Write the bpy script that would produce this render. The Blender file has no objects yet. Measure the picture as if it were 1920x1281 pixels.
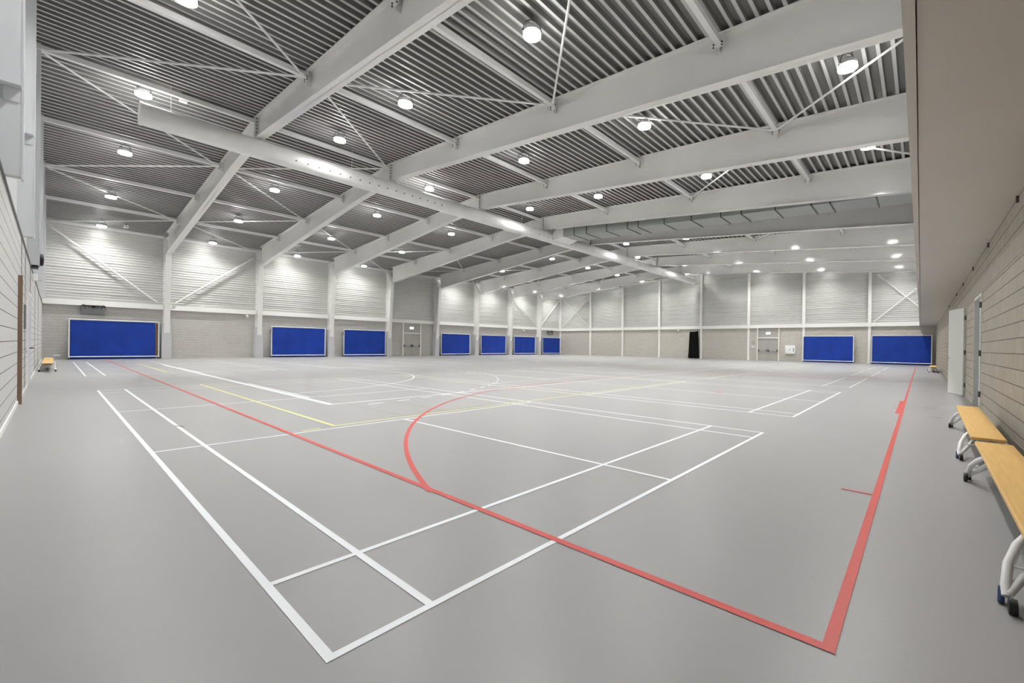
import bpy, bmesh, math, random
from mathutils import Vector, Matrix
random.seed(7)
C = bpy.context.scene.collection
PI = math.pi

# ---------------------------------------------------------------- dimensions
XL, XR = -39.4, 0.95            # long walls
YN, YE = -0.43, 47.2            # near and far end walls
RIDGE = -19.1
XUP = 1.35                      # upper part of the right wall, behind the gallery
FR = [5.0 + 5.335*k for k in range(8)]
NODES = [-39.25, -34.3, -29.2, -24.15, -19.1, -14.0, -8.9, -3.75]
ORD = ['first','second','third','fourth','fifth','sixth','seventh','eighth','ninth']
def deck(x): return 9.68 - .063*abs(x-RIDGE)
def rbot(x):                    # underside of the portal rafters
    if x < RIDGE: return max(8.9 - .103*(-20.0-x), 6.9) if x < -20 else 8.9
    return 8.86 - .090*(x+18.6) if x > -18.6 else 8.88

# ---------------------------------------------------------------- materials
def mat(name, col, rough=.5, metal=0., spec=.5, build=None):
    m = bpy.data.materials.new(name); m.use_nodes = True
    nt = m.node_tree; b = nt.nodes['Principled BSDF']
    b.inputs['Base Color'].default_value = (*col, 1); b.inputs['Roughness'].default_value = rough
    b.inputs['Metallic'].default_value = metal; b.inputs['Specular IOR Level'].default_value = spec
    if build: build(nt, b)
    return m
def noise_var(scale=2., lo=.92, hi=1.06, rough=None, bump=0., bscale=None):
    def f(nt, b):
        N, L = nt.nodes, nt.links
        col = tuple(b.inputs['Base Color'].default_value)
        tc = N.new('ShaderNodeTexCoord'); n = N.new('ShaderNodeTexNoise'); n.inputs['Scale'].default_value = scale; n.inputs['Detail'].default_value = 4
        L.new(tc.outputs['Object'], n.inputs['Vector'])
        r = N.new('ShaderNodeValToRGB'); e = r.color_ramp.elements
        e[0].position, e[1].position = .3, .7
        e[0].color = (*[c*lo for c in col[:3]], 1); e[1].color = (*[min(1, c*hi) for c in col[:3]], 1)
        L.new(n.outputs['Fac'], r.inputs['Fac']); L.new(r.outputs['Color'], b.inputs['Base Color'])
        if bump:
            n2 = N.new('ShaderNodeTexNoise'); n2.inputs['Scale'].default_value = bscale or scale*20; L.new(tc.outputs['Object'], n2.inputs['Vector'])
            bp = N.new('ShaderNodeBump'); bp.inputs['Strength'].default_value = bump; bp.inputs['Distance'].default_value = .01
            L.new(n2.outputs['Fac'], bp.inputs['Height']); L.new(bp.outputs['Normal'], b.inputs['Normal'])
    return f
def blocks(axis, c1, c2, perp, joint, bw=.41, rh=.2055, ms=.012, off=(0, 0)):
    """split-face blocks: dark bed joints, faint upright joints"""
    def f(nt, b):
        N, L = nt.nodes, nt.links
        tc = N.new('ShaderNodeTexCoord'); s = N.new('ShaderNodeSeparateXYZ'); L.new(tc.outputs['Object'], s.inputs[0])
        cb = N.new('ShaderNodeCombineXYZ'); L.new(s.outputs[axis], cb.inputs[0]); L.new(s.outputs['Z'], cb.inputs[1])
        mp = N.new('ShaderNodeMapping'); mp.inputs['Location'].default_value = (off[0], off[1], 0); L.new(cb.outputs[0], mp.inputs['Vector'])
        br = N.new('ShaderNodeTexBrick'); br.inputs['Scale'].default_value = 1
        br.inputs['Brick Width'].default_value = bw; br.inputs['Row Height'].default_value = rh
        br.inputs['Mortar Size'].default_value = ms*.5; br.inputs['Mortar Smooth'].default_value = .2
        br.inputs['Color1'].default_value = (*c1, 1); br.inputs['Color2'].default_value = (*c2, 1); br.inputs['Mortar'].default_value = (*perp, 1)
        L.new(mp.outputs[0], br.inputs['Vector'])
        s2 = N.new('ShaderNodeSeparateXYZ'); L.new(mp.outputs[0], s2.inputs[0])
        fr = N.new('ShaderNodeMath'); fr.operation = 'PINGPONG'; fr.inputs[1].default_value = rh/2; L.new(s2.outputs['Y'], fr.inputs[0])
        lt = N.new('ShaderNodeMath'); lt.operation = 'LESS_THAN'; lt.inputs[1].default_value = ms*.5; L.new(fr.outputs[0], lt.inputs[0])
        n = N.new('ShaderNodeTexNoise'); n.inputs['Scale'].default_value = 9; n.inputs['Detail'].default_value = 6; L.new(tc.outputs['Object'], n.inputs['Vector'])
        mx = N.new('ShaderNodeMixRGB'); mx.blend_type = 'OVERLAY'; mx.inputs[0].default_value = .14
        L.new(br.outputs['Color'], mx.inputs[1]); L.new(n.outputs['Fac'], mx.inputs[2])
        m2 = N.new('ShaderNodeMixRGB'); L.new(lt.outputs[0], m2.inputs[0]); L.new(mx.outputs[0], m2.inputs[1]); m2.inputs[2].default_value = (*joint, 1)
        L.new(m2.outputs[0], b.inputs['Base Color'])
        iv = N.new('ShaderNodeMath'); iv.operation = 'SUBTRACT'; iv.inputs[0].default_value = 1; L.new(lt.outputs[0], iv.inputs[1])
        bp = N.new('ShaderNodeBump'); bp.inputs['Strength'].default_value = .5; bp.inputs['Distance'].default_value = .006
        L.new(iv.outputs[0], bp.inputs['Height']); L.new(bp.outputs['Normal'], b.inputs['Normal'])
    return f
def wood(nt, b):
    N, L = nt.nodes, nt.links
    tc = N.new('ShaderNodeTexCoord'); mp = N.new('ShaderNodeMapping'); mp.inputs['Scale'].default_value = (28, 1.2, 6); L.new(tc.outputs['Object'], mp.inputs[0])
    n = N.new('ShaderNodeTexNoise'); n.inputs['Scale'].default_value = 2; n.inputs['Detail'].default_value = 5; L.new(mp.outputs[0], n.inputs['Vector'])
    r = N.new('ShaderNodeValToRGB'); e = r.color_ramp.elements
    e[0].position, e[1].position = .3, .75; e[0].color = (.70, .42, .125, 1); e[1].color = (.80, .52, .18, 1)
    L.new(n.outputs['Fac'], r.inputs[0]); L.new(r.outputs[0], b.inputs['Base Color'])
def floor_build(nt, b):
    noise_var(.35, .965, 1.03)(nt, b)
    N, L = nt.nodes, nt.links
    tc = N.new('ShaderNodeTexCoord'); n = N.new('ShaderNodeTexNoise'); n.inputs['Scale'].default_value = 260; n.inputs['Detail'].default_value = 2
    L.new(tc.outputs['Object'], n.inputs['Vector'])
    bp = N.new('ShaderNodeBump'); bp.inputs['Strength'].default_value = .08; bp.inputs['Distance'].default_value = .002
    L.new(n.outputs['Fac'], bp.inputs['Height']); L.new(bp.outputs['Normal'], b.inputs['Normal'])
def emit(name, col, s):
    m = bpy.data.materials.new(name); m.use_nodes = True; nt = m.node_tree
    nt.nodes.remove(nt.nodes['Principled BSDF']); e = nt.nodes.new('ShaderNodeEmission')
    e.inputs[0].default_value = (*col, 1); e.inputs[1].default_value = s
    nt.links.new(e.outputs[0], nt.nodes['Material Output'].inputs[0]); return m
M = dict(
 floor=mat('sports_floor', (.345,.34,.34), .34, spec=.5, build=floor_build),
 white_line=mat('white_line', (.91,.94,.97), .4), red_line=mat('red_line', (.62,.07,.055), .42),
 yellow_line=mat('yellow_line', (.80,.76,.30), .42), olive_line=mat('olive_line', (.33,.35,.28), .42), scuff=mat('scuff', (.09,.09,.095), .6),
 steel=mat('painted_steel', (.83,.82,.795), .13, spec=.6, build=noise_var(.6,.97,1.03)),
 steel_thin=mat('painted_tube', (.82,.82,.81), .34),
 rail=mat('white_rail', (.86,.85,.82), .4),
 deck=mat('roof_deck', (.55,.55,.535), .42, build=noise_var(.5,.95,1.04)), deck_in=mat('dark_deck_recess', (.215,.217,.21), .55, build=noise_var(.6,.92,1.06)),  # second grey is darker, for the rib webs and recesses
 clad=mat('wall_cladding', (.62,.625,.60), .38, metal=.3, build=noise_var(.7,.95,1.04)),
 white_clad=mat('white_cladding', (.64,.65,.665), .4),
 block_left=mat('grey_blocks_left', (.5,.5,.5), .8, spec=.2, build=blocks('Y',(.53,.515,.485),(.50,.485,.455),(.485,.47,.44),(.34,.33,.305), rh=.1835, ms=.014)),
 block_end=mat('grey_blocks_end', (.5,.5,.5), .8, spec=.2, build=blocks('X',(.55,.525,.475),(.515,.49,.44),(.50,.475,.425),(.36,.34,.30), rh=.1835, ms=.014)),
 block_right=mat('beige_blocks_right', (.5,.5,.5), .8, spec=.2, build=blocks('Y',(.47,.43,.36),(.43,.395,.33),(.29,.26,.22),(.14,.12,.10), off=(.18,.02))),
 block_white=mat('white_blocks', (.5,.5,.5), .7, spec=.25, build=blocks('X',(.62,.615,.60),(.60,.595,.58),(.54,.535,.52),(.10,.098,.09), off=(0,.04))),
 lintel=mat('lintel_concrete', (.52,.485,.42), .8, spec=.2, build=noise_var(3,.95,1.04)),
 soffit=mat('soffit_panel', (.60,.56,.505), .35, spec=.4, build=noise_var(.8,.97,1.03)),
 trim=mat('soffit_trim', (.60,.58,.53), .4), dark=mat('dark_gap', (.03,.03,.03), .7),
 casing=mat('grey_casing', (.52,.525,.535), .5),
 blue=mat('blue_tarpaulin', (.004,.036,.29), .5, spec=.3, build=noise_var(1.2,.85,1.15)),
 frame=mat('white_frame', (.84,.84,.86), .35), brown=mat('brown_board', (.13,.075,.05), .6),
 wood=mat('bench_wood', (.6,.38,.13), .42, build=wood), dark_wood=mat('dark_beam', (.085,.07,.055), .5),
 white_tube=mat('white_tube', (.80,.80,.79), .3), black=mat('black_rubber', (.012,.012,.014), .55), navy=mat('navy_foot', (.02,.05,.14), .5),
 galv=mat('galvanised_duct', (.84,.835,.82), .36, metal=.0, build=noise_var(1.5,.93,1.05)),
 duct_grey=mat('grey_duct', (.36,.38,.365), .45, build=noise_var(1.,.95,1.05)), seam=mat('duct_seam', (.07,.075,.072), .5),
 door_grey=mat('grey_door', (.40,.395,.355), .5), door_white=mat('white_door', (.66,.67,.63), .4), door_lilac=mat('pale_door', (.60,.605,.66), .4),
 white=mat('white_plastic', (.85,.85,.83), .4), grey=mat('grey_plastic', (.17,.17,.175), .5), slate=mat('slate_grey', (.075,.085,.13), .45),
 metal=mat('brushed_metal', (.55,.55,.56), .3, metal=.8), bolt=mat('dark_bolt', (.12,.12,.12), .4, metal=.5),
 fabric=mat('black_fabric', (.006,.006,.007), .9, spec=.1), shade=mat('lamp_shade', (.62,.62,.62), .35, metal=.3),
 lamp=emit('lamp_light', (1.0,.993,.975), 300.), glow=emit('glowing_refractor', (1.0,.993,.98), 30.), sign=emit('sign_light', (1,1,.98), .9), jamb=mat('timber_jamb', (.21,.14,.085), .6),
 sign_green=emit('sign_green', (.02,.35,.12), .6), red_dot=mat('red_mark', (.6,.03,.03), .5),
)

# ---------------------------------------------------------------- mesh helpers
def new(): return bmesh.new()
def box(bm, x0, x1, y0, y1, z0, z1):
    v = [bm.verts.new((x, y, z)) for z in (z0, z1) for x, y in ((x0,y0),(x1,y0),(x1,y1),(x0,y1))]
    for f in ((3,2,1,0),(4,5,6,7),(0,1,5,4),(1,2,6,5),(2,3,7,6),(3,0,4,7)): bm.faces.new([v[i] for i in f])
def basis(d, up=(0,0,1)):
    d = Vector(d).normalized(); u = Vector(up)
    if abs(d.dot(u)) > .98: u = Vector((0,1,0))
    s = d.cross(u).normalized(); return d, s, s.cross(d).normalized()
def bar(bm, p, q, w, h, up=(0,0,1)):
    p, q = Vector(p), Vector(q); d, s, u = basis(q-p, up)
    a = [bm.verts.new(e + s*i*w/2 + u*j*h/2) for e in (p, q) for i, j in ((-1,-1),(1,-1),(1,1),(-1,1))]
    for f in ((3,2,1,0),(4,5,6,7),(0,1,5,4),(1,2,6,5),(2,3,7,6),(3,0,4,7)): bm.faces.new([a[i] for i in f])
def tube(bm, pts, r, n=10, caps=True):
    pts = [Vector(p) for p in pts]; rings = []
    for i, p in enumerate(pts):
        d = (pts[min(i+1, len(pts)-1)] - pts[max(i-1, 0)]); _, s, u = basis(d)
        rr = r[i] if isinstance(r, (list, tuple)) else r
        rings.append([bm.verts.new(p + (s*math.cos(2*PI*k/n) + u*math.sin(2*PI*k/n))*rr) for k in range(n)])
    for a, b in zip(rings, rings[1:]):
        for k in range(n): bm.faces.new((a[k], a[(k+1) % n], b[(k+1) % n], b[k]))
    if caps: bm.faces.new(rings[0][::-1]); bm.faces.new(rings[-1])
def lathe(bm, prof, n=24, c=(0,0,0), caps=True):
    rings = [[bm.verts.new((c[0]+r*math.cos(2*PI*k/n), c[1]+r*math.sin(2*PI*k/n), c[2]+z)) for k in range(n)] for r, z in prof]
    for a, b in zip(rings, rings[1:]):
        for k in range(n): bm.faces.new((a[k], a[(k+1) % n], b[(k+1) % n], b[k]))
    if not caps:
        for k in range(n): bm.faces.new((rings[-1][k], rings[-1][(k+1) % n], rings[0][(k+1) % n], rings[0][k]))
        return
    if prof[0][0] > 1e-5: bm.faces.new(rings[0][::-1])
    if prof[-1][0] > 1e-5: bm.faces.new(rings[-1])
def prism_y(bm, poly, y0, y1):      # polygon in XZ swept along Y
    a = [bm.verts.new((x, y0, z)) for x, z in poly]; b = [bm.verts.new((x, y1, z)) for x, z in poly]
    n = len(poly); bm.faces.new(a[::-1]); bm.faces.new(b)
    for i in range(n): bm.faces.new((a[i], a[(i+1) % n], b[(i+1) % n], b[i]))
def quad(bm, pts): bm.faces.new([bm.verts.new(p) for p in pts])
def obj(name, bm, m, parent=None, smooth=False, bevel=0.):
    bmesh.ops.delete(bm, geom=[v for v in bm.verts if not v.link_faces], context='VERTS')
    bmesh.ops.recalc_face_normals(bm, faces=bm.faces)
    me = bpy.data.meshes.new(name); bm.to_mesh(me); bm.free()
    for x in (m if isinstance(m, list) else [m]): me.materials.append(x)
    if smooth:
        for p in me.polygons: p.use_smooth = True
    o = bpy.data.objects.new(name, me); C.objects.link(o)
    if parent: o.parent = parent
    if smooth and hasattr(me, 'set_sharp_from_angle'): me.set_sharp_from_angle(angle=math.radians(40))
    if bevel:
        md = o.modifiers.new('bevel', 'BEVEL'); md.width = bevel; md.segments = 2; md.limit_method = 'ANGLE'
    return o
def tag(o, label, cat, group=None):
    o['label'] = label; o['category'] = cat
    if group: o['group'] = group
    return o
def thing(name, label, cat, loc=(0,0,0), rz=0., group=None):
    o = bpy.data.objects.new(name, None); o.empty_display_size = .2; C.objects.link(o)
    o.location = loc; o.rotation_euler = (0, 0, rz); return tag(o, label, cat, group)
def struct(name, bm, m, label=None, parent=None, smooth=False):
    o = obj(name, bm, m, parent, smooth)
    if parent is None: o['kind'] = 'structure'
    if label: o['label'] = label
    return o
def dup(root, loc, label, group=None, rz=None, scale=None):
    r = root.copy(); C.objects.link(r); r.location = loc; r['label'] = label
    if rz is not None: r.rotation_euler = (0, 0, rz)
    if scale: r.scale = scale
    if group: r['group'] = group
    for ch in list(root.children):
        c = ch.copy(); C.objects.link(c); c.parent = r
        for g in list(ch.children):
            d = g.copy(); C.objects.link(d); d.parent = c
    return r

# ---------------------------------------------------------------- floor and its markings
bm = new(); box(bm, XL-.3, XUP+.6, YN-.3, YE+.3, -.2, 0)
floor = struct('floor', bm, M['floor'], 'light grey seamless sports floor with coloured court lines')
ZQ = [0]
def strip(bm, p, q, w, z):
    ZQ[0] = (ZQ[0]+1) % 12; z += ZQ[0]*.00005
    p, q = Vector((*p, z)), Vector((*q, z)); d = (q-p).normalized(); s = Vector((-d.y, d.x, 0))*w/2
    quad(bm, (p-s, q-s, q+s, p+s))
def rect(bm, x0, x1, y0, y1, w, z):
    h = w/2
    strip(bm, (x0-h, y0), (x1+h, y0), w, z); strip(bm, (x0-h, y1), (x1+h, y1), w, z)
    strip(bm, (x0, y0+h), (x0, y1-h), w, z); strip(bm, (x1, y0+h), (x1, y1-h), w, z)
def arc(bm, c, r, a0, a1, w, z, n=48, dash=None):
    for i in range(n):
        if dash and (i % 2): continue
        a, b = a0+(a1-a0)*i/n, a0+(a1-a0)*(i+1)/n
        quad(bm, [(c[0]+rr*math.cos(t), c[1]+rr*math.sin(t), z) for rr, t in ((r-w/2, a), (r-w/2, b), (r+w/2, b), (r+w/2, a))])
def marking(bm, m, label):
    o = obj('line_marking', bm, m, floor); o['label'] = label; return o
def badminton(x0, y0, label, ny=6.06, nx=13.36):
    bm = new(); z = .0022; w = .04
    rect(bm, x0-nx, x0, y0, y0+ny, w, z)
    for dx in (.76, 4.68, 8.68, 12.6): strip(bm, (x0-dx, y0), (x0-dx, y0+ny), w, z)
    for dy in (.46, 5.6): strip(bm, (x0, y0+dy), (x0-nx, y0+dy), w, z)
    strip(bm, (x0, y0+3.03), (x0-4.68, y0+3.03), w, z); strip(bm, (x0-8.68, y0+3.03), (x0-nx, y0+3.03), w, z)
    marking(bm, M['white_line'], label)
for k in range(5):
    badminton(-1.75, .712+8.03*k, 'white badminton court lines, %s court along the right side' % ORD[k])
    badminton(-21.25, .712+8.03*k, 'white badminton court lines, %s court along the left side' % ORD[k])
bm = new(); z = .0034                                        # red hockey field
rect(bm, -38.55, -.275, 2.09, 21.9, .05, z); strip(bm, (-.275, 21.9), (-.275, 43.6), .05, z)
strip(bm, (-38.55, 24.0), (-.275, 24.0), .05, z); strip(bm, (-38.55, 43.6), (-.275, 43.6), .05, z); strip(bm, (-38.55, 21.9), (-38.55, 43.6), .05, z)
arc(bm, (-.275, 10.6), 9.0, PI, 1.5*PI-.32, .05, z, 60); strip(bm, (-9.275, 10.6), (-9.275, 13.5), .05, z); arc(bm, (-.275, 13.5), 9.0, PI, .5*PI+.3, .05, z, 60)
strip(bm, (-.335, 10.7), (-.335, 13.4), .07, z); strip(bm, (-.3, 4.55), (-.52, 4.56), .03, z)
strip(bm, (-4.15, 12.0), (-4.35, 12.0), .12, z)
marking(bm, M['red_line'], 'red hockey field lines with curved shooting circle')
bm = new(); z = .0028                                        # yellow volleyball courts
for x0, y0 in ((-6.62, 2.72), (-22.2, 2.86), (-6.8, 24.4), (-22.2, 24.4)):
    rect(bm, x0-8.95, x0, y0, y0+18, .05, z)
    for dy in (6, 9, 12): strip(bm, (x0, y0+dy), (x0-8.95, y0+dy), .05, z)
strip(bm, (-6.55, 2.5), (-6.55, 2.26), .05, z)
marking(bm, M['yellow_line'], 'yellow volleyball court lines')
bm = new(); z = .0016
rect(bm, -31.9, -6.72, 3.9, 18.9, .05, z); strip(bm, (-6.72, 4.72), (-31.9, 4.72), .05, z); rect(bm, -31.9, -6.72, 25.5, 40.5, .05, z)
marking(bm, M['olive_line'], 'faint olive green court lines')
bm = new(); z = .004                                         # white handball court
rect(bm, -29.0, -8.95, 3.58, 43.6, .055, z); strip(bm, (-29.0, 23.6), (-8.95, 23.6), .05, z)
strip(bm, (-8.95, 3.64), (-29.0, 3.64), .05, z)
cx = -18.95
for yg, s in ((3.6, 1), (43.6, -1)):
    for r, ds in ((6.0, None), (9.0, 1)):
        a0 = 0 if r == 6 else .06
        arc(bm, (cx+1.5, yg), r, s*a0, s*.5*PI, .05, z, 41, ds); arc(bm, (cx-1.5, yg), r, s*(PI-a0), s*.5*PI, .05, z, 41, ds)
        strip(bm, (cx-1.5, yg+s*r), (cx+1.5, yg+s*r), .05, z)
    strip(bm, (cx-.5, yg+s*7), (cx+.5, yg+s*7), .05, z)
arc(bm, (cx, 23.6), 2.2, 0, 2*PI, .05, z, 60)
marking(bm, M['white_line'], 'white handball court lines with solid and dashed goal arcs')
for i, (x, y, l, a) in enumerate(((.02, 17.1, .16, .1), (.06, 12.25, .2, -.1), (.12, 10.6, .2, -.2), (-8.2, 1.15, .2, .4), (-24.9, .95, .5, 1.2), (-25.5, .55, .4, .3))):
    bm = new(); strip(bm, (x, y), (x+l*math.cos(a), y+l*math.sin(a)), .03, .005)
    o = obj('scuff_mark', bm, M['scuff'], floor); o['label'] = 'dark scuff on the grey floor'

# ---------------------------------------------------------------- walls
def cladding(bm, axis, at, a0, a1, z0, ztop, inward, pitch=.1667):
    """horizontally ribbed liner sheet, ribs of real depth; ztop(a) is the sloping upper edge"""
    n = max(2, int(abs(a1-a0)/2.6)); zs = []; z = z0; zm = max(ztop(a0), ztop(a1), ztop(RIDGE) if axis == 'X' else 0)
    k = 0
    while z < zm:
        d = .045 if k % 3 == 0 else .026
        zs += [(z, 0), (z+.075, 0), (z+.095, d), (z+.135, d), (z+.155, 0)]; z += pitch; k += 1
    cols = []
    for i in range(n+1):
        a = a0+(a1-a0)*i/n
        col = []
        for zz, d in zs:
            zz = min(zz, ztop(a)); p = at+inward*d
            col.append(bm.verts.new((p, a, zz) if axis == 'Y' else (a, p, zz)))
        cols.append(col)
    for A, B in zip(cols, cols[1:]):
        for j in range(len(A)-1):
            if (A[j].co-A[j+1].co).length > 1e-5 or (B[j].co-B[j+1].co).length > 1e-5:
                bm.faces.new((A[j], B[j], B[j+1], A[j+1]))
GZ0, GZ1 = 3.31, 3.64
bm = new(); box(bm, XL-.25, XL, YN-.25, YE+.25, 0, 3.5)
wl = struct('wall_left', bm, M['block_left'], 'long left wall, grey concrete blocks below ribbed metal cladding')
bm = new(); cladding(bm, 'Y', XL-.03, YN, YE, 3.5, lambda a: deck(XL)+.05, 1); struct('wall_cladding', bm, M['clad'], 'silver grey ribbed metal cladding', wl)
bm = new(); box(bm, XL-.3, XL-.08, YN-.25, YE+.25, 3.5, deck(XL)+.3); struct('outer_wall', bm, M['clad'], None, wl)
bm = new(); box(bm, XL-.25, XUP+.3, YE, YE+.25, 0, 3.5)
wb = struct('wall_back', bm, M['block_end'], 'far end wall, grey concrete blocks below ribbed metal cladding')
bm = new(); cladding(bm, 'X', YE+.03, XL, XUP, 3.5, lambda a: deck(a)+.05, -1); struct('wall_cladding', bm, M['clad'], 'silver grey ribbed metal cladding', wb)
bm = new(); prism_y(bm, [(XL-.3, 3.5), (XUP+.3, 3.5), (XUP+.3, deck(XUP)+.3), (RIDGE, deck(RIDGE)+.3), (XL-.3, deck(XL)+.3)], YE+.08, YE+.3); struct('outer_wall', bm, M['clad'], None, wb)
bm = new(); box(bm, XL-.25, XUP+.3, YN-.25, YN, 0, 3.3)
wf = struct('wall_front', bm, M['block_white'], 'near end wall of white painted blocks below white cladding')
bm = new(); prism_y(bm, [(XL-.3, 3.3), (XUP+.3, 3.3), (XUP+.3, deck(XUP)+.3), (RIDGE, deck(RIDGE)+.3), (XL-.3, deck(XL)+.3)], YN-.25, YN-.06); struct('wall_cladding', bm, M['white_clad'], 'white upper cladding', wf)
bm = new(); box(bm, XL, XR, YN-.02, YN+.02, 3.29, 3.33); struct('wall_cap', bm, M['bolt'], 'dark capping joint', wf)
# right wall with two door openings
D1 = (12.45, 14.02); D2 = (16.28, 17.2); DH = 2.46
bm = new()
ys = [YN-.25, D1[0], D1[1], D2[0], D2[1], YE+.25]
for a, b in ((0, 1), (2, 3), (4, 5)): box(bm, XR, XR+.3, ys[a], ys[b], 0, DH)
box(bm, XR, XR+.3, YN-.25, YE+.25, DH, 3.32)
wr = struct('wall_right', bm, M['block_right'], 'long right wall of beige concrete blocks below the gallery')
bm = new(); box(bm, XR-.004, XR+.02, 7.2, 24, DH+.04, DH+.3); struct('lintel', bm, M['lintel'], 'smooth concrete lintel band', wr)
bm = new(); box(bm, XR+.5, XR+.55, 11.9, 18, 0, 3); box(bm, XR+.3, XR+.55, 15, 15.2, 0, 3); struct('room_behind', bm, M['lintel'], None, wr)
bm = new(); box(bm, XUP, XUP+.3, YN-.25, YE+.25, 3.4, deck(XUP)+.3); struct('upper_wall', bm, M['white_clad'], 'white upper wall above the gallery', wr)
# gallery soffit, trim and front
bm = new(); box(bm, -.045, XR+.1, YN, YE, 3.3, 3.42)
sof = struct('ceiling_soffit', bm, M['soffit'], 'smooth beige soffit under the gallery along the right wall')
bm = new(); box(bm, -.1, XUP, YN, YE, 3.42, 3.6); struct('gallery_floor', bm, M['lintel'], None, sof)
bm = new(); box(bm, -.11, -.06, YN, YE, 3.32, 4.4); struct('gallery_front', bm, M['white_clad'], 'white gallery front panel', sof)
bm = new(); box(bm, -.115, -.052, YN, YE, 3.285, 3.33); struct('trim_1', bm, M['trim'], 'pale metal edge trim along the gallery soffit')
# skirtings
bm = new(); box(bm, XL, XR, YN, YN+.015, 0, .07); struct('baseboard_front', bm, M['white'], 'white skirting along the near end wall')
for i, (a, b) in enumerate(((YN, D1[0]-.06), (D1[1]+.06, D2[0]-.06), (D2[1]+.06, YE))):
    bm = new(); box(bm, XR-.015, XR, a, b, 0, .08); struct('baseboard_right' + ('', '_middle', '_far')[i], bm, M['lintel'], 'grey skirting along the right wall, %s stretch' % ('nearest', 'middle', 'farthest')[i])
# horizontal rails
es = [YN]+[v for f in FR for v in (f-.16, f+.16)]+[YE-.12]
for i, (a, b) in enumerate(zip(es[::2], es[1::2])):
    bm = new(); box(bm, XL-.05, XL+.18, a, b, GZ0, GZ1); struct('trim_%d' % (4+i), bm, M['rail'], 'broad white rail on the left wall in the %s bay' % ['nearest','second','third','fourth','fifth','sixth','seventh','eighth','last'][i])
bm = new(); box(bm, XL+.2, XUP, YE-.17, YE+.05, GZ0, GZ1); struct('trim_3', bm, M['rail'], 'broad white rail along the far end wall above the blocks')

# ---------------------------------------------------------------- roof deck: trapezoidal ribs running along the hall
bm = new(); P = .284
xs = []
x = RIDGE
prof = [(0, 0), (.08, 0), (.10, .115), (.264, .115), (.284, 0)]
n = int((RIDGE-(XL-.3))/P)+1; m_ = int((XUP+.3-RIDGE)/P)+1
for k in range(-n, m_):
    for px, pz in prof[:-1]:
        X = RIDGE+k*P+px; xs.append((X, deck(X)+pz))
ny = 10; rows = []
for j in range(ny+1):
    y = YN-.2+(YE-YN+.4)*j/ny; rows.append([bm.verts.new((X, y, Z)) for X, Z in xs])
for a, b in zip(rows, rows[1:]):
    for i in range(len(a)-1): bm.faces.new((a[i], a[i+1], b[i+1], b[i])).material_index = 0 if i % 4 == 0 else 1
cl = struct('ceiling', bm, [M['deck'], M['deck_in']], 'grey ribbed steel roof deck')
bm = new(); prism_y(bm, [(XL-.4, deck(XL-.4)+.14), (RIDGE, deck(RIDGE)+.14), (XUP+.4, deck(XUP+.4)+.14), (XUP+.4, deck(XUP)+.4), (RIDGE, deck(RIDGE)+.4), (XL-.4, deck(XL)+.4)], YN-.3, YE+.3)
struct('roof_insulation', bm, M['deck'], None, cl)

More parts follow.
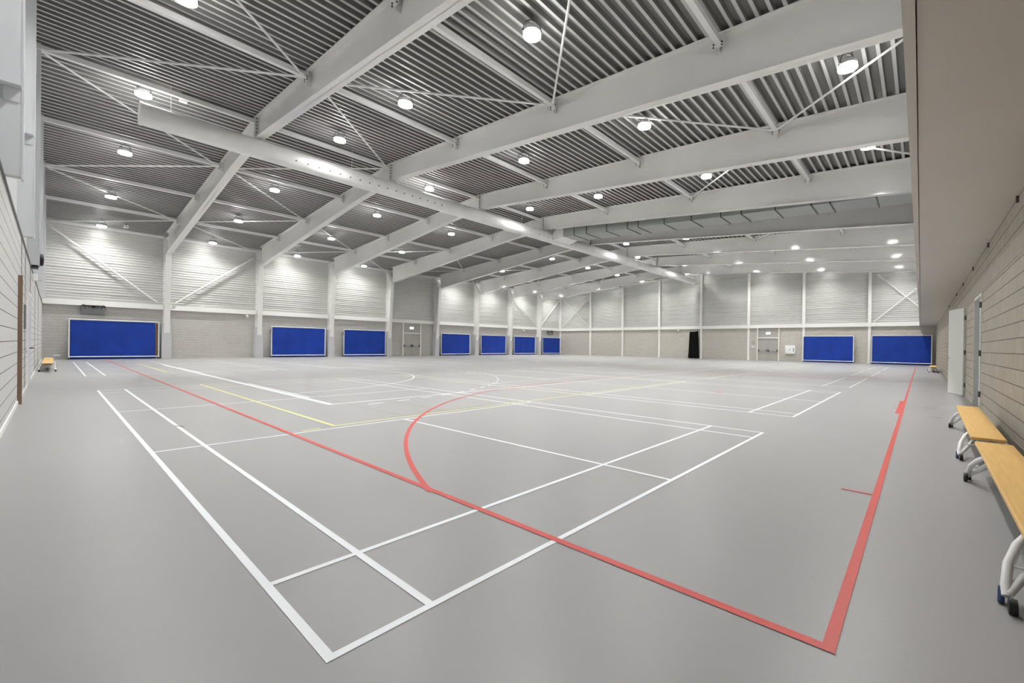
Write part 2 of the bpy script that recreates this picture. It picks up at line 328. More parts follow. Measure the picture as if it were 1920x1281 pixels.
# ---------------------------------------------------------------- portal frames
def portal():
    t = thing('portal_frame', '', 'frame')
    xo = XL-.02; FW = .15; tw = .012; tf = .025
    def plate(bm, pts, y0, y1): prism_y(bm, pts, y0, y1)
    def flange(bm, path, up):     # thin plate following a path in XZ
        for (xa, za), (xb, zb) in zip(path, path[1:]):
            d = Vector((xb-xa, 0, zb-za)).normalized(); nrm = Vector((-d.z, 0, d.x))*tf*up
            prism_y(bm, [(xa, za), (xb, zb), (xb+nrm.x, zb+nrm.z), (xa+nrm.x, za+nrm.z)], -FW, FW)
    kx, kz = -38.42, rbot(-38.42)
    # column: tapered I section
    bm = new(); plate(bm, [(xo, 0), (-38.98, 0), (kx, kz), (xo, deck(xo)-.02)], -tw, tw)
    prism_y(bm, [(xo, 0), (xo+tf, 0), (xo+tf, deck(xo)-.02), (xo, deck(xo)-.02)], -FW, FW)
    flange(bm, [(-38.98, 0), (kx, kz)], 1)
    bar(bm, (kx, 0, kz), (xo+.02, 0, deck(xo)-.06), .3, .03)          # knee end plate
    obj('column', bm, M['steel'], t)
    # casing round the column foot
    bm = new(); box(bm, XL+.005, -38.84, -.25, .25, 0, 2.36); obj('column_casing', bm, M['casing'], t, bevel=.01)
    # rafters with flanges
    def rafter(x0, x1, nseg):
        bm = new(); X = [x0+(x1-x0)*i/nseg for i in range(nseg+1)]
        top = [(x, deck(x)-.004) for x in X]; bot = [(x, rbot(x)) for x in X]
        for i in range(nseg):
            plate(bm, [bot[i], bot[i+1], top[i+1], top[i]], -tw, tw)
        flange(bm, top, -1); flange(bm, bot, 1)
        return bm
    obj('rafter', rafter(kx, RIDGE, 6), M['steel'], t)
    obj('rafter', rafter(RIDGE, XUP-.02, 6), M['steel'], t)
    # ridge splice plates with bolts
    bm = new(); zb, zt = rbot(RIDGE), deck(RIDGE)
    box(bm, RIDGE-.03, RIDGE+.03, -FW, FW, zb-.02, zt-.02); sp = obj('splice_plate', bm, M['steel'], t)
    bm = new(); tube(bm, [(-.045, 0, 0), (.045, 0, 0)], .022, 6); hb = obj('bolt', bm, M['bolt'], sp); hb['label'] = 'dark hexagonal bolt'; n = 0
    for i in range(6):
        zz = zb+.08+i*(zt-zb-.16)/5
        for s in (-1, 1):
            for yy in (-.09, .09):
                o = hb if n == 0 else hb.copy(); n += 1
                if o is not hb: C.objects.link(o); o.parent = sp
                o.location = (RIDGE+s*.03, yy, zz)
    # cleats for the roof struts, with bolts
    cb = None
    for x in NODES[1:]:
        if x == RIDGE: continue
        bm = new(); z = deck(x)-.03
        box(bm, x-.14, x+.14, -FW-.012, -FW, z-.34, z-.02); box(bm, x-.008, x+.008, -FW, -tw, z-.42, z)
        c = obj('cleat', bm, M['steel'], t)
        for dx in (-.1, .1):
            for dz in (-.24, -.31):
                if cb is None:
                    bm = new(); tube(bm, [(0, .02, 0), (0, -.022, 0)], .022, 6); cb = o = obj('bolt', bm, M['bolt'], c); o['label'] = 'dark hexagonal bolt'
                else: o = cb.copy(); C.objects.link(o); o.parent = c
                o.location = (x+dx, -FW-.012, z+dz)
    # hidden-side column on the right, above the gallery
    bm = new(); box(bm, XUP-.4, XUP-.02, -FW, FW, 3.6, rbot(XUP-.3)+.02); obj('column', bm, M['steel'], t)
    return t
p0 = portal()
FL = ['white steel portal frame nearest to the camera'] + ['white steel portal frame, %s from the camera' % ORD[k] for k in range(1, 7)] + ['white steel portal frame nearest the far end wall']
for k, y in enumerate(FR):
    if k == 0: p0.location = (0, y, 0); p0['label'] = FL[0]; p0['group'] = 'portal frames along the hall'
    else: dup(p0, (0, y, 0), FL[k], 'portal frames along the hall')
# end wall gable rafter
bm = new()
X = [XL+.1+(XUP-.1-XL-.1)*i/16 for i in range(17)]
for a, b in zip(X, X[1:]): prism_y(bm, [(a, deck(a)-.3), (b, deck(b)-.3), (b, deck(b)-.005), (a, deck(a)-.005)], YE-.16, YE-.02)
tag(obj('gable_beam', bm, M['steel']), 'white sloping gable beam along the top of the far end wall', 'beam')

# ---------------------------------------------------------------- roof struts and bracing rods
bays = [YN] + FR + [YE]
NB = ['nearest', 'second', 'third', 'fourth', 'fifth', 'sixth', 'seventh', 'eighth', 'last']
def strut_y(k):
    return (bays[k]+(.02 if k == 0 else .02), bays[k+1]-(.165 if k < 8 else .2))
strut_bm = {}
for i, x in enumerate(NODES):
    src = {}
    for k in range(9):
        a, b = strut_y(k); key = round(b-a, 3)
        lab = 'white square roof strut in the %s roof bay, %s from the left wall' % (NB[k], ORD[i])
        if key in src: o = src[key].copy(); C.objects.link(o); o.location.y = a
        else:
            bm = new(); z = deck(x)-.2; bar(bm, (x, 0, z), (x, b-a, z), .13, .15)
            o = obj('roof_strut', bm, M['steel_thin']); o.location.y = a; src[key] = o
        tag(o, lab, 'strut', 'struts under the roof deck')
def rod(name, p, q, r, label, cat, group, pl=(0,0,1)):
    bm = new(); p, q = Vector(p), Vector(q); d = (q-p).normalized()
    tube(bm, [p+d*.18, q-d*.18], r, 10)
    for e, s in ((p, 1), (q, -1)):
        bar(bm, e+d*s*.02, e+d*s*.26, .10, .014, pl)
    return tag(obj(name, bm, M['steel_thin'], smooth=True), label, cat, group)
BN = NODES+[1.2]
for k in range(9):
    y0 = bays[k]+.1; y1 = bays[k+1]-.2
    for i in range(len(BN)-1):
        if 2 <= k <= 6 and 2 <= i <= 5: continue
        near_even = (k % 2 == 0)           # which side carries the even nodes
        xa, xb = BN[i], BN[i+1]
        up = (i % 2 == 0) == near_even
        (xn, xf) = (xa, xb) if up else (xb, xa)
        z = lambda x: deck(x)-(.26 if x < 1 else .55)
        rod('roof_brace', (xn, y0, z(xn)), (xf, y1, z(xf)), .032, 'thin white diagonal roof brace in the %s roof bay, %s from the left wall' % (NB[k], ORD[i]), 'brace', 'diagonal braces under the roof deck')
xw = XL+.25
rod('wall_brace', (xw, YN+.2, 7.95), (xw, 4.65, 3.66), .06, 'white diagonal wall brace rising to the near left corner', 'brace', 'wall braces')
rod('wall_brace', (xw, 5.35, 3.7), (xw, 10.1, 7.75), .06, 'white diagonal wall brace rising from the nearest column to the second', 'brace', 'wall braces')
rod('wall_brace', (xw, FR[6]+.3, 7.6), (xw, FR[7]-.25, 3.66), .05, 'white diagonal wall brace between the two farthest left columns', 'brace', 'wall braces')
rod('wall_brace', (xw, FR[7]+.3, 3.7), (xw, YE-.3, 7.9), .05, 'white diagonal wall brace in the far left corner bay', 'brace', 'wall braces')
ye = YE-.2
for p, q, l in (((-38.9, 7.85), (-33.9, 3.75), 'white diagonal brace falling to the right, far left corner of end wall'), ((-38.9, 3.8), (-33.9, 7.95), 'white diagonal brace rising to the right, far left corner of end wall'),
                ((-3.0, 7.9), (.9, 3.75), 'white diagonal brace falling to the right, at right end of end wall'), ((-3.2, 3.7), (.9, 7.6), 'white diagonal brace rising to the right, at right end of end wall')):
    rod('wall_brace', (p[0], ye, p[1]), (q[0], ye, q[1]), .045, l, 'brace', 'end wall braces', (0,1,0))

# ---------------------------------------------------------------- end wall posts
PX = [-39.3, -34.0, -28.95, -23.85, -18.75, -13.7, -8.65, -3.5]
for i, x in enumerate(PX):
    t = thing('wall_post', 'white steel post on far end wall, %s from the left' % ORD[i], 'post', (x, YE, 0), 0, 'posts on the far end wall')
    bm = new(); h = deck(x)-.28
    box(bm, -.10, .10, -.14, 0, 0, GZ0+.02); obj('lower_post', bm, M['rail'], t)
    bm = new(); box(bm, -.115, .115, -.22, -.2, GZ0-.02, h); box(bm, -.008, .008, -.2, .02, GZ1, h); box(bm, -.115, .115, -.03, 0, GZ1, h); obj('upper_post', bm, M['rail'], t)
    bm = new(); box(bm, -.14, .14, -.17, -.01, 0, .03); obj('foot_plate', bm, M['rail'], t)
# near end wall posts, above the blocks and as pilasters
for i, x in enumerate(NODES[1:][::-1]):
    bm = new(); box(bm, x-.13, x+.02, YN-.08, YN+.16, 3.33, deck(x)-.06); box(bm, x-.135, x+.025, YN+.15, YN+.17, 3.3, deck(x)-.06)
    t = tag(obj('wall_post', bm, M['white_clad']), 'white steel post on near end wall, %s from the camera' % ORD[i], 'post', 'posts on the near end wall')
    if i in (1, 2):
        bm = new(); z = (4.45, 5.4)[i-1]; box(bm, x+.02, x+.16, YN-.05, YN+.15, z, z+.03); box(bm, x+.02, x+.035, YN, YN+.13, z-.18, z)
        obj('bracket', bm, M['white_clad'], t)

# ---------------------------------------------------------------- high-bay lamps
def lamp():
    t = thing('high_bay_lamp', '', 'lamp')
    bm = new(); lathe(bm, [(.02, .2), (.08, .195), (.09, .15), (.15, .135), (.20, .085), (.204, .0), (.196, .0), (.192, .075), (.02, .085)], 28); obj('housing', bm, M['shade'], t, smooth=True)
    bm = new(); lathe(bm, [(.203, .0), (.206, -.07), (.200, -.07), (.197, .0)], 28, caps=False); rf = obj('refractor', bm, M['glow'], t, smooth=True); rf['label'] = 'glowing clear refractor skirt'
    bm = new(); lathe(bm, [(.193, .07), (.199, -.068), (.197, -.068), (.191, .07)], 28, caps=False); obj('reflector', bm, M['white'], rf, smooth=True)
    bm = new(); lathe(bm, [(.0001, .06), (.10, .06), (.175, .062), (.186, .066)], 28); obj('diffuser', bm, M['lamp'], t, smooth=True)
    bm = new()
    pts = [(.215*math.cos(a), 0, .06+.26*math.sin(a)) for a in [PI*j/12 for j in range(13)]]; tube(bm, pts, .01, 6)
    for dx in (-.21, .21): tube(bm, [(dx, 0, .03), (dx, 0, .08)], .02, 8)
    tube(bm, [(0, 0, .3), (0, 0, .42)], .012, 6)
    obj('hanger', bm, M['bolt'], t); return t
LX = [-37.75, -31.4, -24.9, None, -12.55, -7.0, -1.45]
l0 = lamp(); first = True
for k in range(9):
    if k == 4: continue
    for i, x in enumerate(LX):
        if k == 0 and i == 6: continue          # no lamp over the entrance corner
        if x is None: x = -19.4 if k % 2 == 0 else -17.35
        loc = (x, 1.87+5.345*k, deck(x)-.40); lab = 'round high-bay lamp in the %s roof bay, %s from the left wall' % (NB[k], ORD[i])
        if first: l0.location = loc; l0['label'] = lab; l0['group'] = 'high-bay lamps under the roof'; first = False; o = l0
        else: o = dup(l0, loc, lab, 'high-bay lamps under the roof')
        o.rotation_euler = (0, 0, .9)

# ---------------------------------------------------------------- round air duct
DX, DZ, DR = -19.05, 8.47, .35
t = thing('air_duct', 'long round galvanised air duct hanging below the roof ridge', 'duct', (DX, 1.75, DZ))
L = 45.6-1.75
secs = [0, 6.0, 12.2, 18.3, 24.4, 30.6, 36.8, L]
for a, b in zip(secs, secs[1:]):
    bm = new(); tube(bm, [(0, a+.004, 0), (0, b-.004, 0)], DR, 36, caps=False); obj('duct_section', bm, M['galv'], t, smooth=True)
    bm = new(); tube(bm, [(0, b-.03, 0), (0, b+.03, 0)], DR+.006, 36, caps=True) if b < L else tube(bm, [(0, b-.06, 0), (0, b, 0)], DR+.01, 36)
    obj('seam_ring' if b < L else 'end_cap', bm, M['galv'], t, smooth=True)
bm = new(); tube(bm, [(0, -.01, 0), (0, .05, 0)], DR+.012, 36); obj('end_cap', bm, M['galv'], t, smooth=True)
nz = None
for a, b in ((4.4, 11.2), (18.5, 22), (31.2, 33)):            # rows of small nozzles on the camera side
    y = a
    while y < b:
        if nz is None:
            d = Vector((math.cos(-.35), 0, math.sin(-.35))); bm = new(); tube(bm, [d*(DR-.01), d*(DR+.012)], .032, 8); nz = o = obj('nozzle', bm, M['grey'], t); o['label'] = 'small grey air nozzle'
        else: o = nz.copy(); C.objects.link(o); o.parent = t
        o.location = (0, y, 0); y += .42
for y in (.75, 6.7, 17.2, 27.9, 34.1, 38.2, 43.6):
    bm = new(); tube(bm, [(0, y, DR-.01), (0, y, deck(DX)-DZ+.02)], .008, 6); obj('hanger_wire', bm, M['white'], t)
# rectangular supply duct in the dark bay
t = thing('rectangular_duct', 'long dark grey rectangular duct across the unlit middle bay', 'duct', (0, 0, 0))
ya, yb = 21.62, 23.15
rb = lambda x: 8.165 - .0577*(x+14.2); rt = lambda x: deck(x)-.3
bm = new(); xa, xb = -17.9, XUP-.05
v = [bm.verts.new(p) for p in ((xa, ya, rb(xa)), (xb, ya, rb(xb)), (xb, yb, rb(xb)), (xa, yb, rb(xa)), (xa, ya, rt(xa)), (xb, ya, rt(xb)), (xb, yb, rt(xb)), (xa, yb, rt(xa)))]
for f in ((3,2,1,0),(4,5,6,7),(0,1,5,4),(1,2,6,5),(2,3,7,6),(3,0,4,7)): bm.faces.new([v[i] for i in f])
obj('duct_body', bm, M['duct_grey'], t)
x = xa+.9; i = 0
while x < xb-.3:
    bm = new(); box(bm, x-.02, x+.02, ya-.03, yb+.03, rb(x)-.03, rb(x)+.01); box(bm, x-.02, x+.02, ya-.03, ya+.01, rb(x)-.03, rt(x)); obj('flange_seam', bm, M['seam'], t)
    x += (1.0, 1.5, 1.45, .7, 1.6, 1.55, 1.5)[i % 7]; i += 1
bm = new()
tr = [(-17.9, ya, rb(xa)), (-17.9, yb, rb(xa)), (-17.9, yb, rt(xa)), (-17.9, ya, rt(xa))]
tl = [(DX+.37, ya-.1, DZ-.22), (DX+.37, yb+.1, DZ-.22), (DX+.37, yb+.1, DZ+.28), (DX+.37, ya-.1, DZ+.28)]
A = [bm.verts.new(p) for p in tr]; B = [bm.verts.new(p) for p in tl]
for i in range(4): bm.faces.new((A[i], A[(i+1) % 4], B[(i+1) % 4], B[i]))
bm.faces.new(A); bm.faces.new(B[::-1]); obj('transition_piece', bm, M['galv'], t)['label'] = 'bright tapered transition piece'

# ---------------------------------------------------------------- blue covered frames along the walls
def blue_panel(width, height, label, brown=False, seed=0, flip=False):
    """local: x along the wall, +y into the hall"""
    t = thing('cover_panel', label, 'panel', group='blue covered frames along the walls'); rnd = random.Random(seed)
    w = width; d = .38
    for x in (0, w):
        bm = new(); tube(bm, [(x, d, .10), (x, d, height)], .032, 12); obj('frame_post', bm, M['frame'], t, smooth=True)
    bm = new(); tube(bm, [(-.01, d, height), (w+.01, d, height)], .03, 12); obj('top_rail', bm, M['frame'], t, smooth=True)
    bm = new(); tube(bm, [(0, d+.03, .16), (w, d+.03, .16)], .032, 12); obj('bottom_rail', bm, M['frame'], t, smooth=True)
    for x in (0, w):
        bm = new(); tube(bm, [(x, .05, .07), (x, d, .07)], .03, 8); obj('base_tube', bm, M['bolt'], t)
        bm = new(); tube(bm, [(x, .05, height-.5), (x, d, height-.03)], .025, 8); obj('side_stay', bm, M['bolt'], t)
        for y in (.12, d):
            bm = new(); tube(bm, [(x-.02, y, .045), (x+.02, y, .045)], .045, 14); obj('caster', bm, M['black'], t)
    # cover: cloth with folds
    x0 = .045; x1 = w-.045-(.14 if brown else 0); nx, nz = 72, 26; bm = new()
    ph = [rnd.uniform(0, 6.28) for _ in range(6)]; fr = [rnd.uniform(1.2, 5.5) for _ in range(6)]; sl = [rnd.uniform(-1.2, 1.2) for _ in range(6)]
    g = []
    for i in range(nx+1):
        u = i/nx; X = x0+(x1-x0)*u; row = []
        for j in range(nz+1):
            v = j/nz; Z = .02+(height-.05-.02)*v
            a = sum(math.sin(fr[q]*X+sl[q]*Z*1.2+ph[q]) for q in range(6))*.0045
            a += .008*math.sin(14*X+3*math.sin(2*X)+ph[0])*max(0, v-.8)*5 * math.exp(-((v-.93)/.06)**2)
            edge = min(1, 8*min(u, 1-u)+.15)
            row.append(bm.verts.new((X, d-.01+a*edge, Z)))
        g.append(row)
    for i in range(nx):
        for j in range(nz): bm.faces.new((g[i][j], g[i+1][j], g[i+1][j+1], g[i][j+1]))
    c = obj('cover', bm, M['blue'], t, smooth=True); c['label'] = 'bright blue tarpaulin cover'
    sd = c.modifiers.new('thickness', 'SOLIDIFY'); sd.thickness = .012
    if brown:
        bm = new(); box(bm, w-.17, w-.05, d-.03, d, .2, height-.08); obj('side_board', bm, M['brown'], t)['label'] = 'brown board beside the blue cover'
    return t
PL = [(.62, 4.62, 2.44, 'blue covered frame below the folded basketball board, nearest on the left wall'), (11.2, 15.2, 2.44, 'blue covered frame between the second and third left columns'),
      (16.78, 20.66, 2.42, 'blue covered frame between the third column and the left wall door'), (26.95, 30.75, 2.38, 'blue covered frame just right of the left wall door bay'),
      (32.4, 36.3, 2.36, 'blue covered frame between the sixth and seventh left columns'), (37.75, 41.6, 2.34, 'blue covered frame between the seventh and eighth left columns'),
      (43.1, 46.75, 2.33, 'blue covered frame in the far left corner')]
for i, (a, b, h, l) in enumerate(PL):
    t = blue_panel(b-a, h, l, i == 0, i+3); t.rotation_euler = (0, 0, -PI/2); t.location = (XL+.01, b, 0)
    t.matrix_basis = Matrix.Translation((XL+.01, a, 0)) @ Matrix(((0, 1, 0, 0), (1, 0, 0, 0), (0, 0, 1, 0), (0, 0, 0, 1)))
for i, (a, b, h, l) in enumerate(((-8.62, -4.62, 2.47, 'blue covered frame on far end wall, right of the white hose cabinet'), (-3.3, .68, 2.5, 'blue covered frame in the far right corner'))):
    t = blue_panel(b-a, h, l, False, i+20); t.matrix_basis = Matrix.Translation((a, YE-.01, 0)) @ Matrix(((1, 0, 0, 0), (0, -1, 0, 0), (0, 0, 1, 0), (0, 0, 0, 1)))

# ---------------------------------------------------------------- doors
def panic_door(name, width, height, ztop, label):
    """double door, local x along wall, +y into hall"""
    bm = new(); w = width
    for x in (-.1, w): box(bm, x, x+.1, -.02, .12, 0, ztop)
    box(bm, 0, w, -.02, .11, height, height+.09)
    o = struct(name, bm, M['rail'], label)
    for s in (0, 1):
        x0 = .01+s*w/2; bm = new(); box(bm, x0, x0+w/2-.02, -.01, .04, .01, height-.005); lf = obj('door_leaf', bm, M['door_grey'], o); lf['label'] = 'grey door leaf'
        bm = new(); tube(bm, [(x0+.08, .1, 1.02), (x0+w/2-.1, .1, 1.02)], .025, 10)
        obj('panic_bar', bm, M['metal'], lf)
        for xx in (x0+.07, x0+w/2-.1):
            bm = new(); box(bm, xx-.035, xx+.035, .04, .13, .92, 1.12); obj('bar_mount', bm, M['black'], lf)
    bm = new(); box(bm, .01, w-.01, -.01, .015, height+.09, ztop-.01); obj('overpanel', bm, M['door_grey'], o)
    return o
mir_l = Matrix(((0, 1, 0, 0), (1, 0, 0, 0), (0, 0, 1, 0), (0, 0, 0, 1))); mir_e = Matrix(((1, 0, 0, 0), (0, -1, 0, 0), (0, 0, 1, 0), (0, 0, 0, 1)))
d = panic_door('door_1', 1.86, 2.24, GZ0, 'grey double emergency door in the left wall'); d.matrix_basis = Matrix.Translation((XL, 22.72, 0)) @ mir_l
d = panic_door('door_2', 1.9, 2.26, GZ0, 'grey double emergency door in the far end wall'); d.matrix_basis = Matrix.Translation((-12.77, YE, 0)) @ mir_e
# right wall doors
bm = new()
for y in (D1[0], D1[1]-.05): box(bm, XR-.012, XR+.2, y, y+.05, 0, DH)
box(bm, XR-.012, XR+.2, D1[0]+.05, D1[1]-.05, DH-.05, DH)
d3 = struct('door_3', bm, M['door_white'], 'closed pale door in the right wall behind the wooden bench')
bm = new(); box(bm, XR+.06, XR+.105, D1[0]+.055, D1[1]-.3, .01, DH-.055); lf = obj('door_leaf', bm, M['door_lilac'], d3); lf['label'] = 'pale lilac door leaf'
bm = new(); box(bm, XR+.1, XR+.12, D1[1]-.3, D1[1]-.05, .01, DH-.055); obj('shadow_gap', bm, M['grey'], d3)  # grey strip standing in for the dark shadow gap beside the leaf
for z in (.35, 1.2, 2.2):
    bm = new(); tube(bm, [(XR-.025, D1[0]-.005, z-.06), (XR-.025, D1[0]-.005, z+.06)], .018, 8); obj('hinge', bm, M['bolt'], d3)
bm = new(); box(bm, XR+.02, XR+.06, D1[0]+.12, D1[0]+.16, .98, 1.1); box(bm, XR-.01, XR+.03, D1[0]+.1, D1[0]+.24, 1.02, 1.045); obj('handle', bm, M['metal'], d3)
bm = new()
for y in (D2[0], D2[1]-.05): box(bm, XR-.012, XR+.2, y, y+.05, 0, DH)
box(bm, XR-.012, XR+.2, D2[0]+.05, D2[1]-.05, DH-.05, DH)
d4 = struct('door_4', bm, M['door_white'], 'white door in the right wall standing ajar into the hall')
an = math.radians(17); hx, hy = XR-.02, D2[0]+.02
R_ = Matrix.Translation((hx, hy, 0)) @ Matrix.Rotation(an, 4, 'Z')
bm = new(); box(bm, -.045, 0, 0, .92, .01, DH-.03); bm.transform(R_); lf = obj('door_leaf', bm, M['door_white'], d4); lf['label'] = 'white door leaf ajar'
bm = new(); tube(bm, [(-.045, .86, 1.03), (-.1, .86, 1.03), (-.1, .74, 1.03)], .012, 8); bm.transform(R_); obj('handle', bm, M['metal'], lf)
for z in (.3, 1.2, 2.15):
    bm = new(); tube(bm, [(hx-.01, hy-.02, z-.06), (hx-.01, hy-.02, z+.06)], .018, 8); obj('hinge', bm, M['bolt'], d4)
# near end wall doors
bm = new(); box(bm, -12.95, -12.83, YN, YN+.055, 0, 2.42); box(bm, -14.0, -12.95, YN, YN+.03, 2.36, 2.42)
d5 = struct('door_5', bm, M['jamb'], 'brown timber door jamb on the near end wall')
bm = new(); box(bm, -13.95, -12.97, YN, YN+.02, .01, 2.35); lf = obj('door_leaf', bm, M['white'], d5)
bm = new(); tube(bm, [(-13.0, YN+.02, .98), (-13.0, YN+.085, .98), (-13.14, YN+.085, .98)], .014, 8); obj('handle', bm, M['metal'], lf)
bm = new(); box(bm, -13.22, -13.12, YN+.07, YN+.1, .965, .995); obj('handle_grip', bm, M['black'], lf)
bm = new()
for x in (-19.0, -17.15): box(bm, x-.04, x+.04, YN, YN+.03, 0, 2.44)
box(bm, -19.0, -17.15, YN, YN+.03, 2.38, 2.44)
d6 = struct('door_6', bm, M['white'], 'pale lilac door on the near end wall')
bm = new(); box(bm, -18.96, -17.19, YN, YN+.022, .01, 2.37); lf = obj('door_leaf', bm, M['door_lilac'], d6)
bm = new(); tube(bm, [(-18.2, YN+.02, .98), (-18.2, YN+.09, .98), (-18.34, YN+.09, .98)], .014, 8); obj('handle', bm, M['black'], lf)
for i, x in enumerate((-14.05, -15.9, -19.15, -24.2, -29.2)):     # dark movement joints
    bm = new(); box(bm, x-.03, x+.03, YN-.01, YN+.006, 0 if i < 1 else .02, 3.28); obj('movement_joint', bm, M['bolt'], wf)['label'] = 'dark vertical joint in the white wall'

# ---------------------------------------------------------------- benches
def gym_bench(label):
    """local: long axis y (0..3.45), width x centred, seat top at .33"""
    t = thing('gym_bench', label, 'bench', group='long wooden gym benches'); Lb = 3.45; w = .135
    bm = new(); box(bm, -w, w, 0, Lb, .298, .33); obj('seat', bm, M['wood'], t, bevel=.006)['label'] = 'honey coloured wooden seat board'
    bm = new(); box(bm, -.10, .10, .25, Lb-.25, .262, .298); obj('under_rail', bm, M['dark_wood'], t, bevel=.004)
    bm = new(); box(bm, -.035, .035, .12, Lb-.12, .05, .13); obj('balance_beam', bm, M['dark_wood'], t, bevel=.006)['label'] = 'dark balance beam below the seat'
    for end in (0, 1):
        Y = (lambda v: v) if end == 0 else (lambda v: Lb-v)
        bm = new()
        for sx in (-1, 1):
            tube(bm, [(sx*.105, Y(.66), .29), (sx*.15, Y(.60), .245), (sx*.19, Y(.51), .17), (sx*.205, Y(.43), .09), (sx*.203, Y(.395), .05)], .021, 14)
            tube(bm, [(sx*.2, Y(.395), .06), (sx*.13, Y(.50), .14), (sx*.05, Y(.60), .26)], .018, 12)
        tube(bm, [(-.19, Y(.50), .165), (.19, Y(.50), .165)], .007, 8)
        lg = obj('leg_frame', bm, M['white_tube'], t, smooth=True)
        bm = new(); box(bm, -.05, .05, min(Y(.56), Y(.64)), max(Y(.56), Y(.64)), .12, .27); obj('beam_bracket', bm, M['white_tube'], lg, bevel=.006)
        for sx in (-1, 1):
            bm = new(); tube(bm, [(sx*.176, Y(.325), .036), (sx*.206, Y(.325), .036)], .036, 20); obj('wheel', bm, M['black'], lg, smooth=True)
            bm = new(); bar(bm, (sx*.19, Y(.395), .055), (sx*.19, Y(.325), .036), .012, .03); obj('wheel_fork', bm, M['grey'], lg)
            bm = new(); bar(bm, (sx*.222, Y(.415), .0), (sx*.218, Y(.45), .075), .026, .055); obj('foot_pad', bm, M['navy' if end == 0 else 'black'], lg, bevel=.01)
    return t
b0 = gym_bench('long wooden gym bench at the right edge, nearest to the camera'); b0.location = (.535, 2.62, 0); b0.rotation_euler = (0, 0, -.008)
dup(b0, (.552, 6.36, 0), 'wooden gym bench beside the pale door, end to end behind the nearest bench', rz=-.012)
dup(b0, (.56, 31.9, 0), 'small distant gym bench at the foot of the right wall', rz=0.)
dup(b0, (-24.7, -.13, 0), 'gym bench against the white near end wall, nearer of the two there', rz=PI/2)
dup(b0, (-28.35, -.13, 0), 'gym bench against the white near end wall, in the far left corner', rz=PI/2)

# ---------------------------------------------------------------- smaller fittings
def backboard(label):
    """folded basketball board, local x along the wall, +y into hall"""
    t = thing('basketball_backboard', label, 'backboard', group='folded basketball boards')
    bm = new(); box(bm, -.55, .55, .02, .07, .30, .36); box(bm, -.55, .55, .02, .07, -.02, .03)
    for x in (-.5, .5): box(bm, x-.03, x+.03, .0, .06, -.1, .4)
    obj('wall_frame', bm, M['bolt'], t)
    bm = new(); box(bm, -.52, .52, .2, .26, -.32, .12); obj('board', bm, M['grey'], t, bevel=.01)['label'] = 'folded board, its grey standing for the wall shadow'  # board toned dark to match the wall shadow under the rails
    bm = new()
    for x in (-.42, .42): tube(bm, [(x, .05, .32), (x*.9, .42, .22), (x*.8, .28, .02)], .022, 8)
    tube(bm, [(-.5, .42, .22), (.5, .42, .22)], .025, 8); obj('folding_arm', bm, M['black'], t)
    bm = new(); pts = [(.22*math.cos(a), .38+.1*math.sin(a)*.4, .13+.06*math.sin(a)) for a in [2*PI*i/20 for i in range(21)]]; tube(bm, pts, .012, 6, caps=False); obj('hoop', bm, M['black'], t)
    bm = new(); box(bm, -.06, .06, .26, .4, .08, .2); obj('hoop_mount', bm, M['black'], t); return t
t = backboard('folded basketball board high on the left wall above the nearest blue cover'); t.matrix_basis = Matrix.Translation((XL, 1.62, 3.1)) @ mir_l
t = backboard('small folded basketball board in the far left corner'); t.matrix_basis = Matrix.Translation((XL, 44.9, 3.02)) @ mir_l
def small(name, cat, label, boxes, m, group=None, bevel=.008):
    bm = new()
    for b in boxes: box(bm, *b)
    return tag(obj(name, bm, m, bevel=bevel), label, cat, group)
def camera_dev(loc, label, mx):
    t = thing('wall_camera', label, 'camera', group='small white wall cameras')
    bm = new(); box(bm, -.06, .06, 0, .05, .08, .2); tube(bm, [(0, .04, .14), (0, .2, .1)], .02, 8); obj('bracket', bm, M['white'], t)
    bm = new(); tube(bm, [(0, .12, .12), (0, .36, .04)], .075, 14); obj('housing', bm, M['white'], t, smooth=True)
    t.matrix_basis = Matrix.Translation(loc) @ mx
camera_dev((XL, 9.62, 3.08), 'small white camera under the left rail, between the first two columns', mir_l)
camera_dev((XL, 39.6, 3.05), 'small white camera under the left rail near the far end', mir_l)
camera_dev((-21.4, YE, 3.1), 'small white camera under the end wall rail, left of the black curtain', mir_e)
# illuminated exit signs
def exit_sign(loc, mx, label):
    t = thing('exit_sign', label, 'sign', group='lit exit signs')
    bm = new(); box(bm, -.22, .22, 0, .07, 0, .24); obj('sign_case', bm, M['white'], t)
    bm = new(); box(bm, -.205, .205, .07, .076, .015, .225); obj('sign_panel', bm, M['sign'], t)
    t.matrix_basis = Matrix.Translation(loc) @ mx
exit_sign((XL, 23.62, 2.7), mir_l, 'lit white exit sign above the left wall door')
exit_sign((-11.82, YE, 2.66), mir_e, 'lit white exit sign above the end wall door')
# fire hose cabinet
t = thing('hose_cabinet', 'white fire hose cabinet on end wall, right of the grey double door', 'cabinet', (-10.22, YE-.002, 0))
bm = new(); box(bm, 0, .86, -.2, 0, .73, 1.55); obj('body', bm, M['white'], t, bevel=.01)
bm = new(); box(bm, .02, .84, -.222, -.2, .75, 1.53); dr = obj('door', bm, M['white'], t, bevel=.006)
bm = new(); box(bm, .72, .76, -.24, -.222, .95, 1.32); obj('handle', bm, M['black'], dr)
bm = new(); tube(bm, [(.4, -.222, 1.14), (.4, -.228, 1.14)], .05, 16); obj('emblem', bm, M['grey'], dr)
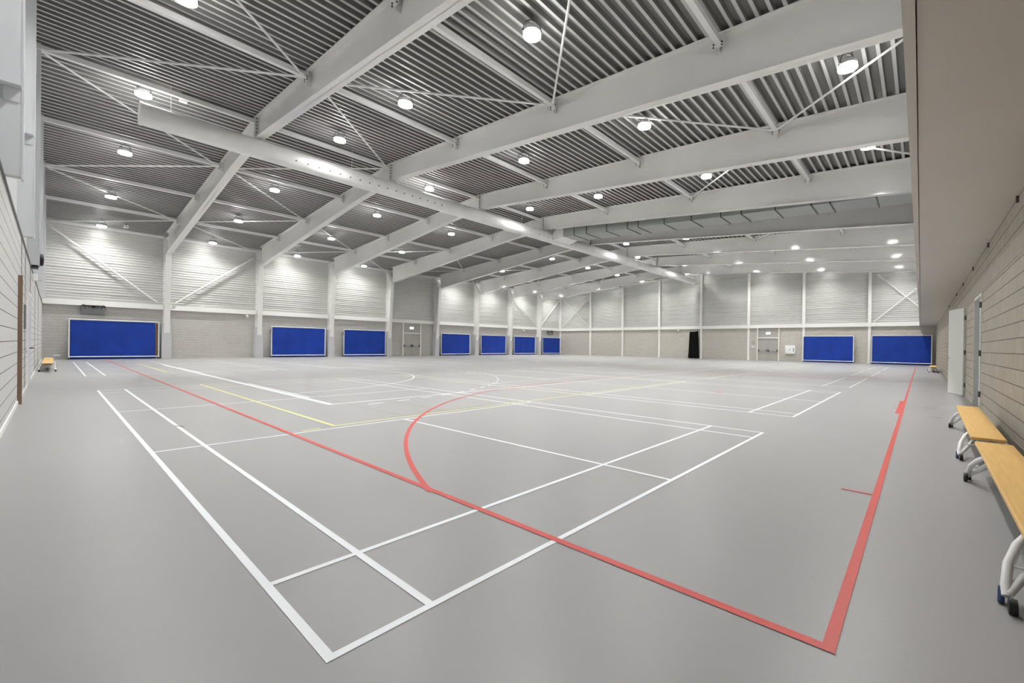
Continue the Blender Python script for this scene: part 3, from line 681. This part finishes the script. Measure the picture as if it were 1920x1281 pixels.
# sockets and switch boxes
small('wall_socket', 'socket', 'white double socket low on the left wall beside the gym bench', [(XL, XL+.04, .0, .3, .2, .28)], M['white'])
small('wall_socket', 'socket', 'white socket low on the left wall beside the double door', [(XL, XL+.04, 21.95, 22.2, .2, .28)], M['white'])
small('switch_box', 'box', 'pale switch box beside the end wall door', [(-13.42, -13.06, YE-.06, YE, 1.3, 1.44)], M['white'])
small('wall_notice', 'notice', 'small pale notice above the switch box by the end wall door', [(-13.4, -13.1, YE-.012, YE, 1.62, 2.0)], M['door_grey'])
# black curtain at the end wall
t = thing('fabric_curtain', 'tall black fabric curtain beside a white post on the far end wall', 'curtain', (-20.0, YE-.3, 0))
bm = new(); g = []
for i in range(33):
    u = i/32; row = []
    for j in range(13):
        v = j/12; X = (-.14*(1-v)) + u*(1.0+.3*(1-v)-.0); Y = .05*math.sin(u*22+v*1.5)*(.6+.4*(1-v)); row.append(bm.verts.new((X, Y, .02+v*(3.0+.14*max(0, u-.7)/.3))))
    g.append(row)
for i in range(32):
    for j in range(12): bm.faces.new((g[i][j], g[i+1][j], g[i+1][j+1], g[i][j+1]))
c = obj('cloth', bm, M['fabric'], t, smooth=True); c.modifiers.new('thickness', 'SOLIDIFY').thickness = .02
bm = new(); tube(bm, [(-.05, 0, 3.04), (1.02, 0, 3.1)], .02, 8); tube(bm, [(0, 0, 3.04), (0, .3, 3.06)], .015, 6); tube(bm, [(.95, 0, 3.1), (.95, .3, 3.1)], .015, 6); obj('rod', bm, M['white_tube'], t)
# ceiling sensors
for x, y, l in ((-19.3, 2.85, 'small white square sensor under the roof near the first lamp'), (-37.9, 2.93, 'small pale sensor under the roof near the left wall')):
    t = thing('ceiling_sensor', l, 'sensor', (x, y, deck(x)), 0, 'roof sensors')
    bm = new(); box(bm, -.1, .1, -.1, .1, -.28, -.1); obj('box', bm, M['white'], t, bevel=.01)
    bm = new(); box(bm, -.08, .08, -.03, .03, -.1, .0); obj('bracket', bm, M['bolt'], t)
    bm = new(); tube(bm, [(.1, 0, -.2), (.112, 0, -.2)], .035, 12); obj('lens', bm, M['grey'], t)
# near end wall loudspeaker and emergency lamp
t = thing('loudspeaker', 'dark slate loudspeaker mounted high on the near end wall', 'speaker', (-19.6, YN, 3.34))
bm = new(); prism_y(bm, [(-.3, 0), (.3, 0), (.3, .46), (-.3, .46)], .03, .17); obj('cabinet', bm, M['slate'], t, bevel=.03)
bm = new(); lathe(bm, [(.18, 0), (.17, .06), (.08, .075), (.0001, .08)], 20); bm.transform(Matrix.Translation((0, .17, .2)) @ Matrix.Rotation(-PI/2, 4, 'X')); obj('cone', bm, M['black'], t, smooth=True)
bm = new(); box(bm, -.28, .28, 0, .14, -.06, 0); obj('bracket', bm, M['black'], t)
small('emergency_lamp', 'lamp', 'small pale box lamp below the loudspeaker on the near end wall', [(-20.75, -20.45, YN, YN+.12, 3.0, 3.2)], M['white'])
small('wall_plate', 'plate', 'slim grey plate on the near end wall between the two doors', [(-15.6, -15.35, YN, YN+.03, 1.45, 2.0)], M['grey'])
# clips along the top of the right wall
CL = ['nearest to the camera', 'second from the camera', 'third from the camera', 'fourth from the camera', 'fifth from the camera', 'farthest from the camera']
for i, y in enumerate((8.17, 11.37, 14.44, 17.65, 20.7, 26.0)):
    small('wall_clip', 'clip', 'small dark clip under the soffit on the right wall, %s' % CL[i], [(XR-.03, XR, y-.02, y+.02, 3.19, 3.28)], M['bolt'], 'clips along the right wall', .004)

# ---------------------------------------------------------------- camera, world, view
cam = bpy.data.cameras.new('camera'); co = bpy.data.objects.new('camera', cam); C.objects.link(co); bpy.context.scene.camera = co
yaw, pit, rol, f, H = -0.70616, 0.00406, 0.01359, 803.49, 1.24017
Bm = Matrix(((1,0,0),(0,0,-1),(0,1,0)))
Rc = Matrix.Rotation(rol, 3, 'Z') @ Matrix.Rotation(pit, 3, 'X') @ Bm @ Matrix.Rotation(yaw, 3, 'Z')
W = Rc.transposed()                                   # camera (x right, y down, z forward) -> world
rot = Matrix((W.col[0], -W.col[1], -W.col[2])).transposed()
co.matrix_world = Matrix.Translation((0, 0, H)) @ rot.to_4x4()
cam.sensor_width = 36; cam.lens = f*36/1920; cam.shift_x = -81.289/1920; cam.shift_y = 10.813/1920; cam.clip_start = .05; cam.clip_end = 200
w = bpy.data.worlds.new('world'); w.use_nodes = True; w.node_tree.nodes['Background'].inputs[0].default_value = (.05, .05, .05, 1); bpy.context.scene.world = w
s = bpy.context.scene
s.view_settings.view_transform = 'Standard'; s.view_settings.look = 'None'; s.view_settings.gamma = 1; s.view_settings.exposure = 1.65
